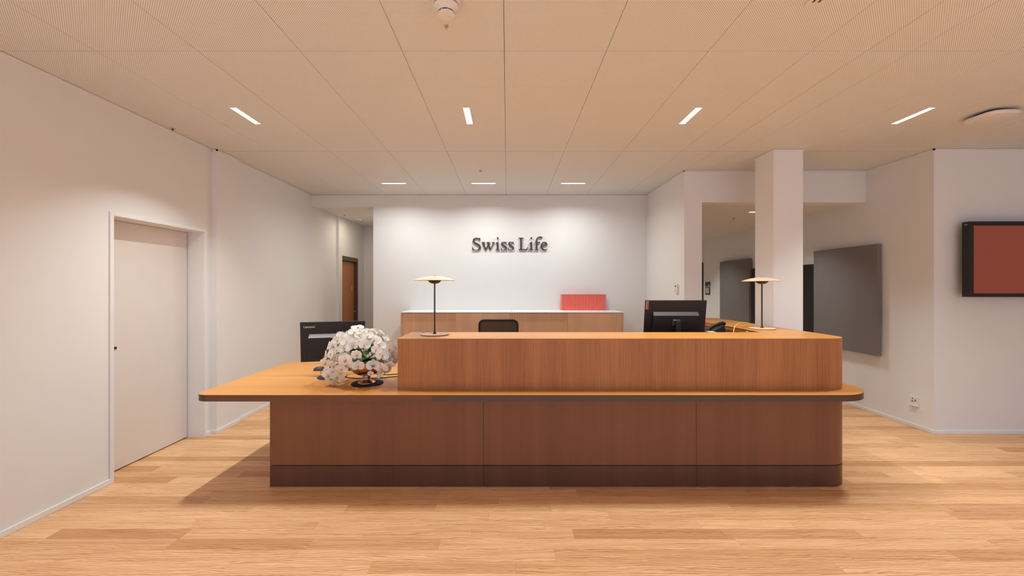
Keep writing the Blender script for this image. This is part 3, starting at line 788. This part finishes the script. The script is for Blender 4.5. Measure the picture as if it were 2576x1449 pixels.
cable('network_cable', [(2.20, 3.66, .98), (2.195, 3.68, 1.10), (2.175, 3.69, 1.128), (2.16, 3.69, 1.135), (2.15, 3.70, 1.10), (2.14, 3.70, .98)], .004, 'yellow', 'short yellow cable end just showing above the counter')

# ------------------------------------------------------------------ office chair
chx = -.107
ch = thing('office_chair', 'black mesh-backed office chair behind the counter', 'chair', (chx, 4.78, 0))
def rr(w0, w1, z0, z1, r, n=6):
    pts = []
    for (cx_, cz, a0) in ((w1 / 2 - r, z1 - r, 90), (-w1 / 2 + r, z1 - r, 180)):
        pass
    P = [(w0 / 2, z0)]
    P += [(w1 / 2 - r + r * math.cos(math.radians(a)), z1 - r + r * math.sin(math.radians(a))) for a in [90 * i / n for i in range(n + 1)]]
    P += [(-w1 / 2 + r + r * math.cos(math.radians(a)), z1 - r + r * math.sin(math.radians(a))) for a in [90 + 90 * i / n for i in range(n + 1)]]
    P += [(-w0 / 2, z0)]
    return P
P = rr(.478, .468, .62, 1.131, .06)
MB().tube([(chx + x, 5.0 + .03 * (1.0 - (z - .62) / .52), z) for x, z in P] , .013, 10, True).build('back_frame', 'chair', ch, True)
b = MB(); vs = [b.bm.verts.new((chx + x * .97, 5.0 + .03 * (1.0 - (z - .62) / .52), z)) for x, z in P]; b._f(vs); b.build('back_mesh', 'mesh', ch)
MB().box(chx - .25, chx + .25, 4.52, 4.98, .44, .51, .03, 3).build('seat', 'seat', ch, True)
MB().tube(smoothpath([(chx, 4.80, .42), (chx, 4.98, .43), (chx, 5.06, .52), (chx, 5.045, .68)], 5), .022, 10).build('back_support', 'chair', ch, True)
for s in (-1, 1):
    MB().tube(smoothpath([(chx + s * .22, 4.78, .45), (chx + s * .29, 4.80, .50), (chx + s * .29, 4.80, .68)], 5), .014, 8).build('arm_post', 'chair', ch, True)
    MB().box(chx + s * .29 - .035, chx + s * .29 + .035, 4.66, 4.92, .68, .71, .012, 2).build('armrest', 'chair', ch, True)
MB().lathe([(.03, .09), (.03, .25), (.018, .25), (.018, .44)], 16, (chx, 4.78, 0)).build('gas_column', 'chair', ch, True)
for i in range(5):
    a = 2 * PI * i / 5 + .3; ex, ey = chx + .30 * math.cos(a), 4.78 + .30 * math.sin(a)
    bl = MB().tube([(chx, 4.78, .11), (ex, ey, .075)], .022, 8, r1=.014).build('base_leg', 'chair', ch, True)
    MB().lathe([(.027, -.02), (.030, -.012), (.030, .012), (.027, .02)], 14).xf(Matrix.Translation((ex, ey, .0305)) @ Matrix.Rotation(a, 4, 'Z') @ Matrix.Rotation(PI / 2, 4, 'X')).build('caster', 'black_soft', bl, True)

# ------------------------------------------------------------------ sideboards
SF, SZ = 5.876, 1.1755
def sideboard(x0, x1, xd, label):
    t = thing('sideboard', label, 'sideboard', ((x0 + x1) / 2, 6.15, 0), 'sideboards under the lettering')
    b = MB()
    b.box(x0 + .002, x0 + .022, SF + .001, YB - .02, .0, SZ - .014); b.box(x1 - .022, x1 - .002, SF + .001, YB - .02, .0, SZ - .014)
    b.box(x0 + .022, x1 - .022, YB - .035, YB - .02, 0, SZ - .014); b.box(x0 + .022, x1 - .022, SF + .05, YB - .035, .05, .07)
    b.build('carcass', 'side', t)
    solid('sideboard_top', x0, x1 - .0015, SF, YB - .004, SZ - .013, SZ, 'glass_white', t, .001, 'white glass top')
    MB().box(x0 + .024, xd, SF + .0125, SF + .028, .03, SZ - .018, .001).build('sliding_door', 'side', t)
    MB().box(xd + .001, x1 - .026, SF + .0005, SF + .012, .03, SZ - .018, .001).build('sliding_door', 'side', t)
    solid('plinth', x0 + .024, x1 - .024, SF + .06, SF + .075, 0, .03, 'frame_dark', t)
    return t
sideboard(-1.533, .0685, -.742, 'left sideboard with a white top and oak sliding doors')
sideboard(.070, 1.674, .867, 'right sideboard with a white top, below the red spines')
# row of red upright spines
n = 28; xa, xb = .836, 1.522; wd = (xb - xa) / n
rf = None
for i in range(n):
    x = xa + wd * i
    t = thing('red_folder', 'red upright folder inside the close row on the right sideboard', 'folder', (x + wd / 2, 6.36, SZ), 'red folders on the right sideboard')
    if i == 0: t['label'] = 'red upright folder at the left end of the row'
    if i == n - 1: t['label'] = 'red upright folder at the right end of the row'
    if rf is None:
        b = MB(); g = [(x + .0006, 6.42), (x + .0006, 6.306)] + [(x + wd / 2 - (wd / 2 - .0006) * math.cos(PI * k / 6), 6.306 - .009 * math.sin(PI * k / 6)) for k in range(1, 6)] + [(x + wd - .0006, 6.306), (x + wd - .0006, 6.42)]
        b.prism(g, SZ + .0003, SZ + .241); o1 = b.build('cover', 'red', t, True)
        o2 = solid('pages', x + .004, x + wd - .004, 6.310, 6.421, SZ + .2411, SZ + .243, 'red_d', t)
        rf = (o1, o2)
    else:
        for o in rf: c = o.copy(); COL.objects.link(c); c.parent = t

# ------------------------------------------------------------------ wall lettering
sign = thing('wall_lettering', 'raised dark bronze letters reading Swiss Life on the back wall', 'sign', (0.02, YB - .03, 1.9))
def outline(pts):
    """pts: (x, y) smooth or (x, y, 1) corner, in a closed loop"""
    n = len(pts); out = []
    for i in range(n):
        a, b_ = pts[i], pts[(i + 1) % n]
        p1, p2 = Vector(a[:2]), Vector(b_[:2])
        p0 = p1 if len(a) == 3 else Vector(pts[i - 1][:2]); p3 = p2 if len(b_) == 3 else Vector(pts[(i + 2) % n][:2])
        out.append(p1)
        if len(a) == 3 and len(b_) == 3: continue
        for t in (.25, .5, .75):
            out.append(.5 * ((2 * p1) + (p2 - p0) * t + (2 * p0 - 5 * p1 + 4 * p2 - p3) * t * t + (3 * p1 - p0 - 3 * p2 + p3) * t ** 3))
    return out
def letter(loops, sc, ox, oy):
    YL = YB - .022; k = YL / F
    cu = bpy.data.curves.new('letter', 'CURVE'); cu.dimensions = '2D'; cu.fill_mode = 'BOTH'; cu.extrude = .009
    for lp in loops:
        o = outline(lp); s = cu.splines.new('POLY'); s.points.add(len(o) - 1); s.use_cyclic_u = True
        for i, p in enumerate(o): s.points[i].co = (((ox + p.x / sc) - CX) * k, EYE - ((oy + p.y / sc) - HY) * k, 0, 1)
    co = bpy.data.objects.new('tmp', cu); COL.objects.link(co); bpy.context.view_layer.update()
    me = bpy.data.meshes.new_from_object(co.evaluated_get(bpy.context.evaluated_depsgraph_get()))
    bpy.data.objects.remove(co); bpy.data.curves.remove(cu)
    me.transform(Matrix.Translation((0, YL, 0)) @ Matrix.Rotation(PI / 2, 4, 'X'))
    me.materials.clear(); me.materials.append(M['letters']); link('letter', me, sign)
C1 = lambda L: [p + (1,) for p in L]
S_ = [(605, 190, 1), (603, 352, 1), (580, 345, 1), (540, 275), (480, 228), (410, 220), (330, 240), (295, 290), (290, 350), (330, 405), (420, 455), (520, 505), (600, 575), (642, 660), (635, 745), (590, 812), (500, 852), (400, 862), (300, 852), (185, 838, 1), (165, 650, 1), (188, 648, 1), (208, 720), (252, 785), (320, 820), (400, 825), (480, 803), (532, 745), (538, 680), (508, 620), (440, 572), (340, 527), (250, 470), (205, 400), (198, 310), (235, 230), (310, 185), (400, 171), (500, 184)]
W_ = C1([(672, 408), (868, 408), (868, 432), (822, 447), (820, 480), (908, 735), (1018, 545), (985, 452), (945, 432), (940, 408), (1140, 408), (1140, 432), (1088, 450), (1090, 480), (1170, 735), (1290, 480), (1285, 450), (1235, 432), (1230, 408), (1392, 408), (1385, 432), (1340, 460), (1150, 852), (1118, 852), (1030, 632), (900, 852), (862, 852), (715, 470), (680, 432)])
I_ = C1([(1583, 378), (1590, 770), (1615, 800), (1660, 818), (1655, 838), (1422, 838), (1418, 818), (1475, 795), (1490, 765), (1495, 540), (1480, 490), (1440, 468), (1432, 448), (1500, 425)])
I_DOT = [(1547, 143), (1598, 195), (1547, 250), (1496, 195)]
s_ = [(2012, 402, 1), (2015, 515, 1), (1990, 515, 1), (1958, 455), (1900, 427), (1840, 432), (1803, 462), (1812, 502), (1850, 545), (1940, 590), (2010, 640), (2042, 710), (2030, 780), (1980, 830), (1880, 855), (1800, 845), (1715, 828, 1), (1705, 715, 1), (1727, 712, 1), (1757, 780), (1810, 815), (1880, 822), (1940, 798), (1955, 750), (1930, 697), (1860, 652), (1770, 600), (1728, 535), (1730, 465), (1780, 410), (1860, 388), (1940, 395)]
L_ = [(375, 208, 1), (695, 208, 1), (695, 240, 1), (620, 262, 1), (598, 290, 1), (595, 880, 1), (605, 925), (640, 942), (730, 946), (830, 945), (900, 918), (940, 860), (965, 800, 1), (1000, 800, 1), (945, 1005, 1), (365, 1005, 1), (365, 985, 1), (450, 950), (475, 900, 1), (482, 290, 1), (460, 262, 1), (378, 240, 1)]
f_ = [(1405, 1005, 1), (1405, 985, 1), (1465, 955), (1490, 900, 1), (1492, 545, 1), (1420, 545, 1), (1425, 520, 1), (1492, 495, 1), (1495, 380), (1520, 290), (1590, 190), (1690, 135), (1790, 122), (1880, 150), (1935, 195, 1), (1885, 262, 1), (1820, 217), (1740, 192), (1670, 205), (1612, 262), (1595, 340), (1595, 490, 1), (1775, 490, 1), (1770, 545, 1), (1595, 545, 1), (1600, 900, 1), (1630, 960), (1720, 985, 1), (1715, 1005, 1)]
e_ = [(2245, 690, 1), (1910, 740, 1), (1925, 820), (1975, 910), (2060, 955), (2150, 950), (2240, 903, 1), (2250, 915, 1), (2200, 980), (2100, 1020), (2000, 1030), (1900, 985), (1830, 890), (1803, 780), (1820, 670), (1870, 560), (1950, 490), (2050, 470), (2150, 495), (2220, 570)]
e_h = [(1908, 690, 1), (2130, 655, 1), (2120, 590), (2070, 530), (2010, 525), (1950, 570), (1915, 640)]
q1, q2 = 2576 / 120, 25.76
letter([S_], q1, 1180, 590); letter([W_], q1, 1180, 590); letter([I_, I_DOT], q1, 1180, 590)
letter([s_], q1, 1180, 590); letter([s_], q1, 1180 + 385 / q1, 590)
letter([L_], q2, 1290, 590); letter([I_, I_DOT], q1, 1180 + 84.7, 590); letter([f_], q2, 1290, 590); letter([e_, e_h], q2, 1290, 590)

# ------------------------------------------------------------------ grey wall panels and dark panel
def wall_panel(y0, y1, z0, z1, th, m, name, label, cat, group=None):
    t = thing(name, label, cat, (XR, (y0 + y1) / 2, z0), group)
    MB().box(XR - .02 - th, XR - .02, y0, y1, z0, z1, .003, 2).build('panel_face', m, t)
    b = MB(); b.box(XR - .02, XR - .0005, y0 + .08, y1 - .08, z1 - .14, z1 - .10); b.box(XR - .02, XR - .0005, y0 + .08, y1 - .08, z0 + .10, z0 + .14)
    b.build('mounting_rail', 'silver', t)
wall_panel(4.86, 5.87, .715, 2.047, .048, 'grey', 'acoustic_panel', 'large grey wall panel right of the column', 'panel', 'grey panels on the right wall')
wall_panel(7.44, 8.46, .715, 2.05, .048, 'grey', 'acoustic_panel', 'grey wall panel in the corridor left of the column', 'panel', 'grey panels on the right wall')
wall_panel(5.90, 7.40, .60, 1.865, .02, 'black', 'dark_panel', 'black panel between the two grey ones, behind the column', 'panel')

# ------------------------------------------------------------------ wall screen
tv = thing('wall_screen', 'black framed wall screen showing plain red', 'television', (5.3, 4.2, 1.436))
X0t, X1t, Zt0, Zt1, Yt = 4.667, 5.985, 1.436, 2.199, 4.13
MB().box(X0t, X1t, Yt, Yt + .075, Zt0, Zt1, .003).build('housing', 'black', tv)
MB().box(X0t + .039, X1t - .039, Yt - .0008, Yt + .0, Zt0 + .036, Zt1 - .044).build('screen', 'tv', tv)
solid('lower_trim', X0t + .002, X1t - .002, Yt + .01, Yt + .07, Zt0 - .004, Zt0, 'silver', tv)
MB().tube([(X0t - .0006, Yt + .035 + .013 * math.cos(a), Zt1 - .03 + .006 * math.sin(a)) for a in [2 * PI * i / 16 for i in range(16)]], .0014, 6, True).build('badge', 'logo', tv, True)
MB().box(X0t + .3, X1t - .3, Yt + .075, YT - .0005, Zt0 + .2, Zt1 - .2).build('wall_bracket', 'black', tv)

# ------------------------------------------------------------------ small wall devices
so = thing('wall_socket', 'white three-pin wall socket above the right baseboard', 'socket', (XR, 4.484, .245))
MB().box(XR - .009, XR - .0003, 4.439, 4.529, .247, .340, .002).build('cover_plate', 'plate', so)
for (dy, dz, ry, rz) in ((.012, .016, .006, .006), (.014, -.012, .011, .006), (-.018, .0, .006, .011)):
    MB().lathe([(1, 0), (1, .0015), (0, .0015)], 12).xf(Matrix.Translation((XR - .009, 4.484 + dy, .296 + dz)) @ Matrix.Rotation(-PI / 2, 4, 'Y') @ Matrix.Diagonal((rz, ry, 1, 1))).build('socket_hole', 'frame_br', so)
b = MB(); b.box(XR - .03, XR - .0003, 4.439, 4.529, .237, .2465, .002); b.build('socket_lip', 'plate', so)
th = thing('wall_controller', 'small white room controller on the wall right of the red folders', 'controller', (XN, 5.29, 1.45))
MB().box(XN - .022, XN - .0003, 5.255, 5.325, 1.452, 1.572, .004, 2).build('controller_body', 'plate', th)
MB().box(XN - .0228, XN - .022, 5.285, 5.318, 1.535, 1.557).build('display', 'frame_dark', th)
MB().tube([(XN - .0235, 5.29 + .014 * math.cos(a), 1.488 + .016 * math.sin(a)) for a in [math.radians(-80 + 16 * i) for i in range(11)]], .002, 6).build('dial_mark', 'frame_br', th)
sg = thing('door_sign', 'small black door sign with a white square, in the right corridor', 'sign', (XR, 9.10, 1.549))
MB().box(XR - .012, XR - .0003, 8.985, 9.205, 1.548, 1.644, .001).build('sign_plate', 'black', sg)
MB().box(XR - .0128, XR - .012, 8.998, 9.058, 1.552, 1.586).build('sign_symbol', 'logo', sg)
MB().box(XR - .0134, XR - .0128, 9.018, 9.038, 1.560, 1.578).build('symbol_mark', 'black', sg)
fr = thing('room_display', 'small black framed grey display under the door sign', 'display', (XR, 9.11, 1.367))
MB().box(XR - .014, XR - .0003, 9.0, 9.205, 1.362, 1.53, .001).build('display_frame', 'black', fr)
MB().box(XR - .0148, XR - .014, 9.022, 9.183, 1.388, 1.512).build('display_face', 'screen_grey', fr)

# ------------------------------------------------------------------ ceiling devices
sd = thing('smoke_detector', 'white domed smoke detector on the ceiling at the top', 'smoke detector', (-.306, 2.055, H))
c = (-.306, 2.055, H)
MB().lathe([(.0, -.0), (.076, -.0004), (.077, -.010), (.072, -.024), (.066, -.028), (.0, -.028)], 48, c).build('mounting_base', 'detector', sd, True)
MB().lathe([(.060, -.0285), (.061, -.033), (.0, -.033)], 48, c).build('shadow_ring', 'frame_dark', sd, True)
MB().lathe([(.0, -.0335), (.062, -.0338), (.0635, -.040), (.058, -.047), (.052, -.049), (.045, -.062), (.043, -.066), (.0, -.066)], 48, c).build('detector_body', 'detector', sd, True)
MB().lathe([(.040, -.066), (.040, -.072)], 40, c).build('sensing_gap', 'frame_dark', sd, True)
b = MB()
for i in range(8):
    a = 2 * PI * i / 8 + PI / 2 + .35; b.box(-.0015, .0015, .036, .0425, -.073, -.0655); 
    n_ = b.bm.verts[:] if False else None
    bm_v = list(b.bm.verts)[-8:]
    bmesh.ops.transform(b.bm, matrix=Matrix.Rotation(a, 4, 'Z'), verts=bm_v)
b.xf(Matrix.Translation(c)); b.build('gap_ribs', 'detector', sd)
MB().lathe([(0, -.0725), (.0425, -.0728), (.0415, -.078), (.030, -.082), (0, -.083)], 48, c).build('cap', 'detector', sd, True)
MB().lathe([(.0015, -.080), (.0015, -.0832), (0, -.0832)], 8, (c[0] + .016, c[1] + .002, c[2])).build('status_light', 'frame_dark', sd)
def sprinkler(loc, r, label, dark=False, grp=None, name='sprinkler_head', cat='sprinkler'):
    t = thing(name, label, cat, loc, grp)
    MB().lathe([(r, -.0003), (r, -.002), (r * .8, -.005), (r * .42, -.006), (0, -.006)], 28, loc).build('rosette', 'sensor_tan' if dark else 'detector', t, True)
    MB().lathe([(r * .40, -.006), (r * .36, -.012), (r * .2, -.018), (r * .28, -.020), (0, -.021)], 20, loc).build('nozzle', 'slate' if r == .02 else 'sensor_tan', t, True)
sprinkler((-.337, 2.262, H), .012, 'tiny clear sensor just below the smoke detector', True, None, 'ceiling_sensor', 'sensor')
sprinkler((-.330, 5.06, H), .046, 'small sprinkler rosette above the lettering, behind the middle ceiling light')
sprinkler((-3.045, 3.727, H), .02, 'tiny dark ceiling sensor beside the left wall', True, None, 'ceiling_sensor', 'sensor')
sprinkler((-2.85, 7.17, 2.802), .042, 'small sprinkler rosette in the left corridor ceiling')
sprinkler((3.49, 6.31, 2.6), .05, 'small sprinkler rosette in the right corridor ceiling')
cv = thing('ceiling_valve', 'round white air valve in the left corridor ceiling', 'air valve', (-2.80, 7.66, 2.802))
MB().lathe([(.10, -.0003), (.10, -.004), (.085, -.008), (0, -.008)], 36, (-2.80, 7.66, 2.802)).build('valve_ring', 'detector', cv, True)
MB().lathe([(.07, -.008), (.066, -.016), (0, -.018)], 36, (-2.80, 7.66, 2.802)).build('valve_disc', 'detector', cv, True)
ap = thing('access_point', 'rounded white ceiling device at the far right', 'access point', (4.02, 3.40, H))
def squircle(cx_, cy_, r, n=48): 
    o = []
    for i in range(n):
        a = 2 * PI * i / n; ca, sa = math.cos(a), math.sin(a); k = (abs(ca) ** 3.2 + abs(sa) ** 3.2) ** (-1 / 3.2); o.append((cx_ + r * k * ca, cy_ + r * k * sa))
    return o
MB().prism(squircle(4.02, 3.40, .09), H - .022, H - .0003).build('mounting_bracket', 'frame_dark', ap)
b = MB(); zz = [(.128, -.022), (.136, -.025), (.138, -.034), (.130, -.050), (.112, -.056)]; rings = [[b.bm.verts.new((x, y, H + z)) for x, y in squircle(4.02, 3.40, r)] for r, z in zz]
b._f(rings[0]); b._f(rings[-1][::-1])
for A, B_ in zip(rings, rings[1:]):
    for i in range(48): b._f([A[i], A[(i + 1) % 48], B_[(i + 1) % 48], B_[i]])
b.build('device_shell', 'detector', ap, True)
MB().lathe([(.003, 0), (.003, -.0015), (0, -.0015)], 10, (4.05, 3.36, H - .0562)).build('status_light', 'led', ap)
cs = thing('ceiling_plate', 'square cream ceiling plate cut by the top edge of the picture', 'sensor', (1.555, 2.045, H))
MB().box(1.512, 1.600, 2.0, 2.088, H - .008, H - .0003, .001).build('cover', 'detector', cs)
for dx in (-.017, .012): MB().box(1.556 + dx - .005, 1.556 + dx + .005, 2.03, 2.064, H - .0086, H - .008).build('slot', 'frame_dark', cs)
